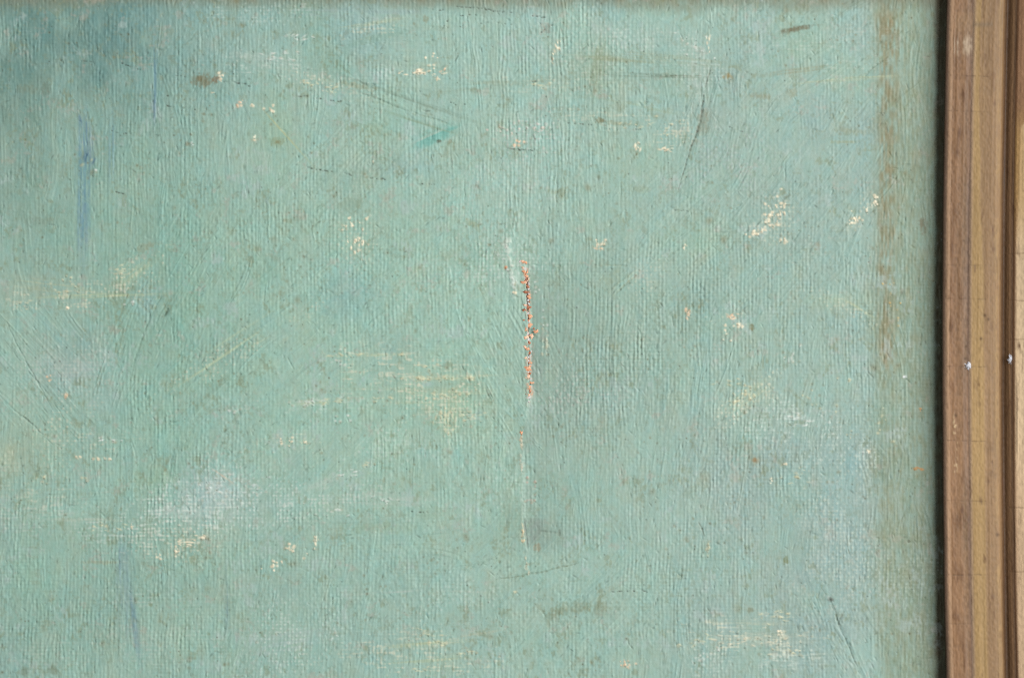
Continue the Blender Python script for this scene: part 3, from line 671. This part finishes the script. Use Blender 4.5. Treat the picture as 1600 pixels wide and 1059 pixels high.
# lips of the tear: the right side has sunk, the left is lifted
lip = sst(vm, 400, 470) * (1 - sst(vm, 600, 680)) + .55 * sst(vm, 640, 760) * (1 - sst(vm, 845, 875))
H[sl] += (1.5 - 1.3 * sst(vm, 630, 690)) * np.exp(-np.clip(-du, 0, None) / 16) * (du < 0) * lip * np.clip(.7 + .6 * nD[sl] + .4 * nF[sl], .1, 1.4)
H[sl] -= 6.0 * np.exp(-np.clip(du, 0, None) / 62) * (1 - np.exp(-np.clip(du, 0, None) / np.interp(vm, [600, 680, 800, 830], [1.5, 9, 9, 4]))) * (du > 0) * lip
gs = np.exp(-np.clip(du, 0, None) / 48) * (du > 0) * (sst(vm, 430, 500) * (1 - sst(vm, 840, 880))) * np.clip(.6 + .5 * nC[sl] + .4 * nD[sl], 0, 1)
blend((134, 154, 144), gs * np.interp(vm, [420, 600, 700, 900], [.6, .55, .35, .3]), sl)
ed = np.exp(-((du + 1.2 * nD[sl]) / (3.6 + 1.6 * nC[sl])) ** 2) * sst(vm, 402, 420) * (1 - sst(vm, 605, 640))
blend((206, 152, 116), np.clip(ed * (1.1 * n1_[sl] + 1.0 * n2_[sl] + .9 * nF[sl] + .15), 0, 1) * .85, sl)
blend((206, 198, 196), np.clip(ed * (-1.1 * n1_[sl] + 1.2 * n2_[sl] - .6 * nF[sl] - .2), 0, 1) * .7, sl)
pl_ = np.exp(-((du + 1.2) / (1.0 + .5 * nD[sl])) ** 2) * sst(vm, 640, 690) * (1 - sst(vm, 862, 885)) * np.clip(.35 + .9 * n1_[sl] + .5 * nF[sl], 0, 1)
blend((196, 204, 184), pl_ * .3, sl)
nk = np.exp(-((du - 1.6 + .8 * nF[sl]) / 1.5) ** 2) * sst(vm, 806, 822) * (1 - sst(vm, 848, 862))
H[sl] -= 1.6 * nk; blend((100, 108, 98), np.clip(nk * (.5 + .5 * n1_[sl]), 0, 1) * .8, sl)
pu_ = np.exp(-((UU[sl] - np.interp(vm, [365, 400, 440, 470], [794, 794, 804, 806])) / 7) ** 2) * sst(vm, 362, 385) * (1 - sst(vm, 452, 475))
H[sl] += .9 * pu_
blend((206, 222, 210), np.clip(pu_ * (.25 + .6 * n2_[sl] + .6 * n1_[sl] + .3 * nF[sl]), 0, .8), sl)
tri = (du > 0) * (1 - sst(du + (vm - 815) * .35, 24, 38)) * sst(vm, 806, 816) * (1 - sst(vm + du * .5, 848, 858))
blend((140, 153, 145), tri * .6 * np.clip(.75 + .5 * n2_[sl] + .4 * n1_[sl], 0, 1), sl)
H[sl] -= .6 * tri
g = np.exp(-(du / np.maximum(wid, .4)) ** 2) * openm
H[sl] -= 3.2 * g
blend((96, 62, 46), np.clip(g * 1.1, 0, 1) * .85, sl)

# ------------------------------------------------------------------ painting
painting = bpy.data.objects.new('painting', None)
col.objects.link(painting)
painting['label'] = 'green oil painting on coarse canvas with a vertical tear and flaking paint'
painting['category'] = 'painting'
ku = [0]
def thin(a, lo, hi, k=5):
    keep = [i for i, x in enumerate(a) if (lo <= x <= hi) or i % k == 0 or i == len(a) - 1]
    return np.array(keep)
ju = thin(us, -14, 1486); jv = thin(vv, -14, 1074)
ix = np.ix_(jv, ju)
Hs = H[ix]; Cs = np.clip(C[ix], .005, .9)
X = wx(UU[ix]); Z = wz(VV[ix]); Y = -Hs * S
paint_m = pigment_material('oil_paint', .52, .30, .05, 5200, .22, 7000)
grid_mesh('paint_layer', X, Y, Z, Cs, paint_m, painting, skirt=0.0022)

def flake_mat(name, c1, c2):
    m, nt, b = mat(name)
    n = N(nt, 'ShaderNodeTexNoise'); n.inputs['Scale'].default_value = 2600; n.inputs['Detail'].default_value = 3
    tc = N(nt, 'ShaderNodeTexCoord'); nt.links.new(tc.outputs['Object'], n.inputs['Vector'])
    r = N(nt, 'ShaderNodeValToRGB')
    r.color_ramp.elements[0].position = .35; r.color_ramp.elements[1].position = .65
    r.color_ramp.elements[0].color = (*lin(c1), 1); r.color_ramp.elements[1].color = (*lin(c2), 1)
    nt.links.new(n.outputs['Fac'], r.inputs['Fac']); nt.links.new(r.outputs[0], b.inputs['Base Color'])
    b.inputs['Roughness'].default_value = .75
    return m
MO = flake_mat('orange_ground', (196, 128, 90), (232, 184, 150))
MB = flake_mat('brown_ground', (124, 74, 54), (190, 122, 90))
MP = flake_mat('peach_ground', (222, 164, 130), (242, 210, 184))
MW = flake_mat('pale_fibre', (188, 180, 186), (232, 226, 228))
ML = flake_mat('lint', (176, 178, 188), (222, 224, 230))

def lump(name, u, v, h, r, ru, rv, th, m, parent, spiky=.35, ang=0.0):
    """irregular chip: jagged rim, domed top, real thickness"""
    n = 14
    vs3 = []; fs = []
    prof = [(1.0, 0.0), (1.02, .45), (.72, .85), (.35, 1.0)]
    rad = [1 + r.uniform(-spiky, spiky) for _ in range(n)]
    ca, sa = math.cos(ang), math.sin(ang)
    for (k, z) in prof:
        for i in range(n):
            a = 2 * math.pi * i / n
            x = math.cos(a) * rad[i] * k * ru; y = math.sin(a) * rad[i] * k * rv
            x, y = x * ca - y * sa, x * sa + y * ca
            hh = z * th * (1 + r.uniform(-.25, .25)) if z > 0 else 0
            vs3.append((x * S, -(hh) * S, y * S))
    vs3.append((0, -th * S * 1.02, 0))
    for q in range(len(prof) - 1):
        for i in range(n):
            j = (i + 1) % n
            fs.append((q * n + i, q * n + j, (q + 1) * n + j, (q + 1) * n + i))
    t = (len(prof) - 1) * n
    for i in range(n): fs.append((t + i, t + (i + 1) % n, 4 * n))
    fs.append(tuple(range(n - 1, -1, -1)))
    me = bpy.data.meshes.new(name); me.from_pydata(vs3, [], fs)
    me.materials.append(m); me.update()
    o = bpy.data.objects.new(name, me); col.objects.link(o)
    o.location = (wx(u), -h * S, wz(v))
    if parent: o.parent = parent
    return o

def surf(u, v):
    return float(H[int((v - V0) / STEP), int((u - U0) / STEP)])
fr = random.Random(4)
flakes = [ # u, v, half width, half height, material, angle
 (816.5, 408, 2.4, 2.0, MP, 0.2), (820.5, 410, 3.6, 2.6, MO, -.1), (817, 418, 1.8, 1.5, MP, 0), (820, 425.5, 4.0, 2.5, MO, -.3), (822, 431, 2.6, 3.6, MO, .3),
 (819, 440.5, 4.2, 2.6, MO, 0), (824.5, 447.5, 2.6, 2.6, MB, .2), (821.5, 456, 3.6, 1.8, MB, -.2), (826, 463.5, 3.8, 3.2, MO, -.2), (820.5, 476.5, 3.4, 1.5, MP, -.3),
 (825.5, 479.5, 4.4, 2.8, MB, -.5), (819.5, 484.5, 3.8, 2.4, MB, -.4), (828, 495, 3.8, 3.8, MO, -.4), (818, 500, 1.9, 1.6, MB, 0), (827, 508.5, 5.0, 2.6, MO, 0),
 (822.5, 515, 2.6, 4.0, MO, .3), (837.5, 517.5, 3.6, 3.0, MO, -.4), (834, 513.5, 1.8, 1.5, MB, -.6), (830.5, 525, 2.8, 4.8, MP, 0), (821.5, 527, 4.0, 3.4, MP, .1), (827, 536, 2.2, 2.8, MB, 0),
 (820.5, 542.5, 3.0, 1.8, MP, -.4), (824, 545, 3.6, 2.6, MO, -.3), (827, 551, 2.4, 2.6, MB, 0), (821.5, 559, 2.8, 1.9, MP, 0), (829, 566.5, 3.0, 2.0, MO, 0),
 (824.5, 575, 4.4, 4.0, MO, .1), (827.5, 583, 2.4, 2.0, MB, -.5), (825, 588.5, 3.8, 3.0, MP, 0), (830.5, 598, 3.6, 2.0, MO, -.2), (827, 604, 3.6, 2.8, MO, .1), (828.5, 611, 2.2, 3.4, MB, 0),
 (826.5, 617, 1.8, 2.8, MP, 0), (814.8, 676, 2.2, 3.0, MO, 0)]
for (u, v, a, b, m, an) in flakes:
    o = lump('paint_flake', u, v, max(surf(u, v), -.6) * .5 - .3, fr, a * 1.0, b * .95, 1.2, m, painting, .5, an)
    if m is MB: o['label'] = 'dark brown flake in the tear'
    elif m is MO: o['label'] = 'orange flake along the tear'
    else: o['label'] = 'pale peach flake along the tear'
cr = random.Random(21)
for k in range(46):
    v = cr.uniform(405, 622); u = float(tear_u(v)) + cr.gauss(-.6, 2.6)
    m = cr.choice([MO, MP, MB, MP, MW]) if v > 500 else cr.choice([MO, MB, MB, MP, MW])
    lump('paint_crumb', u, v, -.2, cr, cr.uniform(.6, 1.5), cr.uniform(.6, 2.0), .8, m, painting, .5, cr.uniform(-1, 1))
for (u, v, a, b) in [(826.3, 444, 1.2, 2.6), (825.3, 451.5, 1.9, 1.4), (826.5, 459, 1.6, 1.4), (825.3, 469, 2.1, 1.9), (825.6, 474, 2.2, 1.8), (825, 489, 2.2, 2.0), (826.5, 503, 1.0, 3.0),
                     (824.3, 521, 2.4, 3.4), (825.8, 530, 2.6, 2.8), (823.5, 526, 2.4, 2.6), (823.5, 549, 1.4, 2.2), (825.6, 558, 1.5, 3.0), (825.6, 563, 1.2, 1.8), (825.5, 581, 1.2, 2.4), (825.8, 595, 1.2, 2.2), (827, 621, 1.4, 2.4), (826, 627, 1.2, 2.0)]:
    o = lump('thread_tuft', u, v, -.9, fr, a * .9, b * .9, 1.5, MW, painting, .5, fr.uniform(-.5, .5))
    o['label'] = 'whitish thread end in the tear'

# ------------------------------------------------------------------ the frame
frame = bpy.data.objects.new('picture_frame', None)
col.objects.link(frame)
frame['label'] = 'worn brown wooden picture frame moulding along the right of the canvas'
frame['category'] = 'picture frame'
FV = np.concatenate([np.arange(-300, -12, 6.0), np.arange(-12, 1072, 1.25), np.arange(1072, 1360, 6.0)])
def bow(v):
    t = (v - 560) / 530.0
    return np.where(np.abs(t) < 1.1, 6.6 * t * t, 6.6 * (1.21 + 2.2 * (np.abs(t) - 1.1)))
# profile points: u as seen at mid height, height above the canvas
prof = [(1471.5, 2), (1470.4, 20), (1471.2, 25.5), (1473.6, 28.5), (1477, 30.2), (1480.5, 31.0), (1484.5, 31.0), (1487, 31.0), (1495, 31.0), (1503, 30.8), (1510, 30.5),
        (1512.4, 30.4), (1513.6, 30.6), (1515.4, 31.1), (1517.5, 31.6), (1520, 31.9), (1526, 32.0), (1536, 32.2), (1548, 31.8), (1556, 30.6),
        (1561, 27.5), (1564, 23.5), (1567, 20.8), (1570, 20.8), (1573, 23.5), (1576, 26.0), (1579.0, 27.8), (1581.5, 29.8), (1583.5, 32.0), (1586, 34.2),
        (1592, 36), (1600, 38), (1620, 43), (1650, 46), (1690, 47), (1715, 44), (1728, 36), (1734, 22), (1736, 2)]
pu_, ph_ = np.array(prof).T
# arc-length resample
al_ = np.concatenate([[0], np.cumsum(np.hypot(np.diff(pu_), np.diff(ph_)))])
def section(a, b, st):
    s0, s1 = np.interp([a, b], pu_[1:], al_[1:])
    n = max(3, int((s1 - s0) / st))
    s = np.linspace(s0, s1, n)
    return s
def cpal(u, stops):
    us_ = [s[0] for s in stops]
    return np.stack([np.interp(u, us_, [pig(s[1])[k] for s in stops]) for k in range(3)], -1)

wood_m = pigment_material('aged_wood', .55, .28, .09, 3800, .30, 4200, (1, 1, .22))
stops = [(1470, (70, 48, 34)), (1474, (104, 82, 68)), (1476.5, (124, 102, 86)), (1480, (168, 138, 112)), (1483.5, (164, 132, 104)), (1486, (138, 106, 80)), (1500, (140, 110, 84)), (1506, (134, 108, 84)),
         (1509, (130, 106, 84)), (1512.5, (112, 90, 78)), (1515.2, (156, 132, 112)), (1517, (176, 150, 122)), (1520, (166, 138, 96)), (1536, (168, 140, 98)), (1540, (150, 122, 92)),
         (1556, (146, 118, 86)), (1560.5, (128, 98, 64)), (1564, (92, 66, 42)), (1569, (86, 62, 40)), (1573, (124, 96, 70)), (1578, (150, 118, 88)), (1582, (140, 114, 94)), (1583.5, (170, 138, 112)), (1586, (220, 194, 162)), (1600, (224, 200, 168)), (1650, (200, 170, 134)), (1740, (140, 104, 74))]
hair1 = [121, 176, 263, 415, 467, 572, 687, 780, 895, 971]   # checks across the inner mouldings
hair2 = [397, 470, 530, 791, 890]                             # across the outer moulding
def frame_part(name, a, b, st, first=False, last=False):
    s = section(a, b, st)
    if first: s = np.concatenate([[0], s])
    if last: s = np.concatenate([s, [al_[-1]]])
    u = np.interp(s, al_, pu_); h = np.interp(s, al_, ph_)
    nv = len(FV); nu = len(s)
    Ug = np.repeat(u[None], nv, 0); Hg = np.repeat(h[None], nv, 0)
    su = np.arange(nu) * 1.0
    # the same noise fields for every part, sampled on profile length
    uu = np.arange(0, 340, 1.0); vf = np.arange(-300, 1361, 1.0)
    if not hasattr(frame_part, 'F'):
        frame_part.F = [fbm(uu, vf, 3.0, 190, 201, 3), fbm(uu, vf, 30, 160, 202, 5), fbm(uu, vf, 2.6, 5, 203, 2), fbm(uu, vf, 7, 30, 204, 4), noise2(uu, vf, 400, 130, 205)]
    iv = np.clip((FV + 300).astype(int), 0, len(vf) - 1)[:, None]; iu = np.clip(s.astype(int), 0, 338)[None]
    fx = (s - s.astype(int))[None]
    g1, g2, g3, g4, g5 = [f[iv, iu] * (1 - fx) + f[iv, iu + 1] * fx for f in frame_part.F]
    V_ = np.repeat(FV[:, None], nu, 1)
    Cc = cpal(Ug, stops)
    def mixc(c, m): Cc[:] = Cc + (pig(c) - Cc) * np.clip(m, 0, 1)[..., None]
    inner = (Ug > 1484) & (Ug < 1513)
    # grey-brown worn varnish over the tan flat: wide at the top, narrow at mid height
    edge = np.interp(V_, [-300, 0, 60, 200, 400, 470, 520, 560, 600, 700, 1060], [1526, 1527, 1524, 1526, 1534, 1538, 1537, 1536, 1546, 1541, 1541])
    m = sst(Ug + 1.2 * g4, edge - 1, edge + 2.5) * (1 - sst(Ug, 1560, 1566))
    patch = 1 - .5 * sst(V_, 585, 600) * (1 - sst(V_, 640, 700)) * (Ug < 1556)
    mixc((146, 118, 88), m * .85 * patch)
    mixc((176, 148, 102), .35 * sst(Ug, 1550, 1557) * (1 - sst(Ug, 1558, 1563)) * (.5 + g4))
    # outer moulding: brown stain at the top fading into pale wood
    lim = np.interp(V_, [-300, 120, 200, 300, 400, 1060], [1700, 1660, 1592, 1590, 1586, 1584])
    mixc((142, 104, 76), (Ug > 1582.5) * (1 - sst(Ug + 3 * g1, lim - 3, lim + 5)) * .9)
    mixc((190, 156, 100), (Ug > 1583) * sst(V_, 150, 230) * (1 - sst(V_, 300, 420)) * .6)
    mixc((212, 180, 150), (Ug > 1584) * sst(V_, 640, 800) * .5)
    # reddish worn band
    mixc((150, 116, 86), inner * np.clip(.3 + g2 * .8, 0, .7))
    mixc((112, 82, 58), inner * np.clip(g4 * .8 + g1 * .4 + g3 * .4 - .1, 0, .6))
    mixc((140, 116, 100), inner * np.exp(-((Ug - 1508) / 3.5) ** 2) * np.clip(.4 + g1, 0, .8))
    # rubbed pale patch near the top of the band
    m = np.exp(-((V_ - 74) / 15) ** 4) * ((Ug > 1485) & (Ug < 1514))
    mixc((172, 154, 134), m * np.clip(.45 + .8 * g1 + .4 * g3, 0, 1))
    m = np.exp(-((V_ - 40) / 18) ** 4) * ((Ug > 1486) & (Ug < 1514))
    mixc((156, 128, 98), m * .5)
    m = np.exp(-((V_ - 42) / 4) ** 2) * ((Ug > 1513) & (Ug < 1545))
    mixc((130, 112, 92), m * .6)
    # spots
    for (pu, pv, pr) in [(1539, 493, 2.6), (1544.5, 499, 2.3), (1533, 529, 2.4), (1509, 541, 2), (1505, 377, 1.8), (1557, 833, 3), (1508, 560, 1.6), (1493, 648, 2.4), (1550, 740, 6), (1548, 700, 8)]:
        bp = bow(np.array(pv * 1.0)) * 0
        mixc((92, 70, 48), np.exp(-(((Ug + bp - pu) / pr) ** 2 + ((V_ - pv) / pr) ** 2)) * (.9 if pr < 4 else .35))
    m = np.exp(-((Ug - 1492) / 3) ** 2) * sst(V_, 640, 660) * (1 - sst(V_, 725, 745)) * np.clip(g3 + .2 * g4, 0, 1)
    mixc((214, 196, 160), m * .8)
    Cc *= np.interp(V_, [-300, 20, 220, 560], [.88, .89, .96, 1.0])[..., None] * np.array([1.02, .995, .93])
    Cc *= (1 + .07 * g1 + .07 * g2 + (.07 + .07 * inner) * g3 + .04 * g5)[..., None]
    mixc((66, 46, 30), np.clip(g1 - .55, 0, 1) * 1.6 * ((Ug > 1562)))
    mixc((96, 66, 44), np.clip(g4 - .55, 0, 1) * 1.2)
    Hg = Hg + .30 * g1 * (Ug > 1476) + .20 * g3 + .25 * g4 * inner + .25 * g2
    # hairline checks across the grain
    rr = np.random.RandomState(8)
    for hv in hair1:
        sl_ = rr.uniform(-.02, .05); k0 = rr.uniform(.5, 1)
        lv = hv + (Ug - 1495) * sl_ + .5 * g4
        m = np.exp(-((V_ - lv) / .85) ** 2) * (Ug > 1478) * (Ug < (1540 if k0 > .7 else 1516))
        m = m * np.clip(.6 + .8 * g1 + .5 * g4, 0, 1); Hg -= .45 * m * k0; mixc((78, 58, 42), m * .6 * k0)
    for hv in hair2:
        sl_ = rr.uniform(-.05, .08)
        lv = hv + (Ug - 1590) * sl_ + .5 * g4
        m = np.exp(-((V_ - lv) / .85) ** 2) * (Ug > 1574)
        Hg -= .4 * m; mixc((120, 92, 66), m * .55)
    Hg = np.maximum(Hg, 1.0)
    # true place: what is seen at u stands nearer the lens by its height
    true_u = CU + (Ug + bow(V_) - CU) * (1 - Hg / D) + .5 * noise2(np.array([0., 1.]), FV, 4, 60, 300)[:, :1] * (1.0 if first else .3)
    X = wx(true_u); Z = wz(V_); Y = -Hg * S
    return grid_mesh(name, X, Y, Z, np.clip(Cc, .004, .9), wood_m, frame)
frame_part('sight_edge', 1473, 1484.5, 1.0, first=True)
frame_part('inner_band', 1484.5, 1513.4, 1.1)
frame_part('flat_band', 1513.4, 1561, 1.2)
frame_part('groove', 1561, 1582, 1.0)
frame_part('outer_moulding', 1582, 1728, 1.4, last=True)

# ------------------------------------------------------------------ bits of white fluff caught on the frame
def fluff(u, v, h, ru, rv, label, seed):
    r = random.Random(seed)
    uu = CU + (u - CU) * (1 - h / D)
    e = lump('lint_speck', uu, v, h, r, ru, rv, 3.2, ML, None, .3, 0)
    e['label'] = label; e['category'] = 'lint'; e['group'] = 'white specks of lint on the frame'
    # a few loose fibre loops
    vs3 = []; fs = []
    for k in range(9):
        a = r.uniform(0, 6.28); x = math.cos(a) * ru * .7; y = math.sin(a) * rv * .7; z = 1.5
        dx, dy = math.cos(a), math.sin(a)
        ring = []
        for i in range(7):
            ring.append((x, z, y)); a += r.uniform(-.6, .6)
            x += math.cos(a) * ru * .16; y += math.sin(a) * rv * .16; z += r.uniform(-.3, .35)
        for p in ring:
            b0 = len(vs3)
            for q in range(3):
                t = q * 2.094
                vs3.append(((p[0] + .25 * math.cos(t) * dy) * S, -(max(p[1], .2) + .25 * math.sin(t)) * S, (p[2] + .25 * math.cos(t) * -dx) * S))
            if p is not ring[0]:
                for q in range(3):
                    q2 = (q + 1) % 3
                    fs.append((b0 - 3 + q, b0 - 3 + q2, b0 + q2, b0 + q))
    me = bpy.data.meshes.new('fibre'); me.from_pydata(vs3, [], fs); me.materials.append(ML); me.update()
    o = bpy.data.objects.new('loose_fibre', me); col.objects.link(o); o.parent = e
fluff(1513.2, 570.5, 29.5, 4.6, 5.2, 'round white lint speck between the reddish band and the tan band of the frame', 3)
fluff(1578.4, 560.5, 27.4, 3.2, 5.4, 'slim greyish lint speck in the dark groove beside the pale outer moulding', 5)
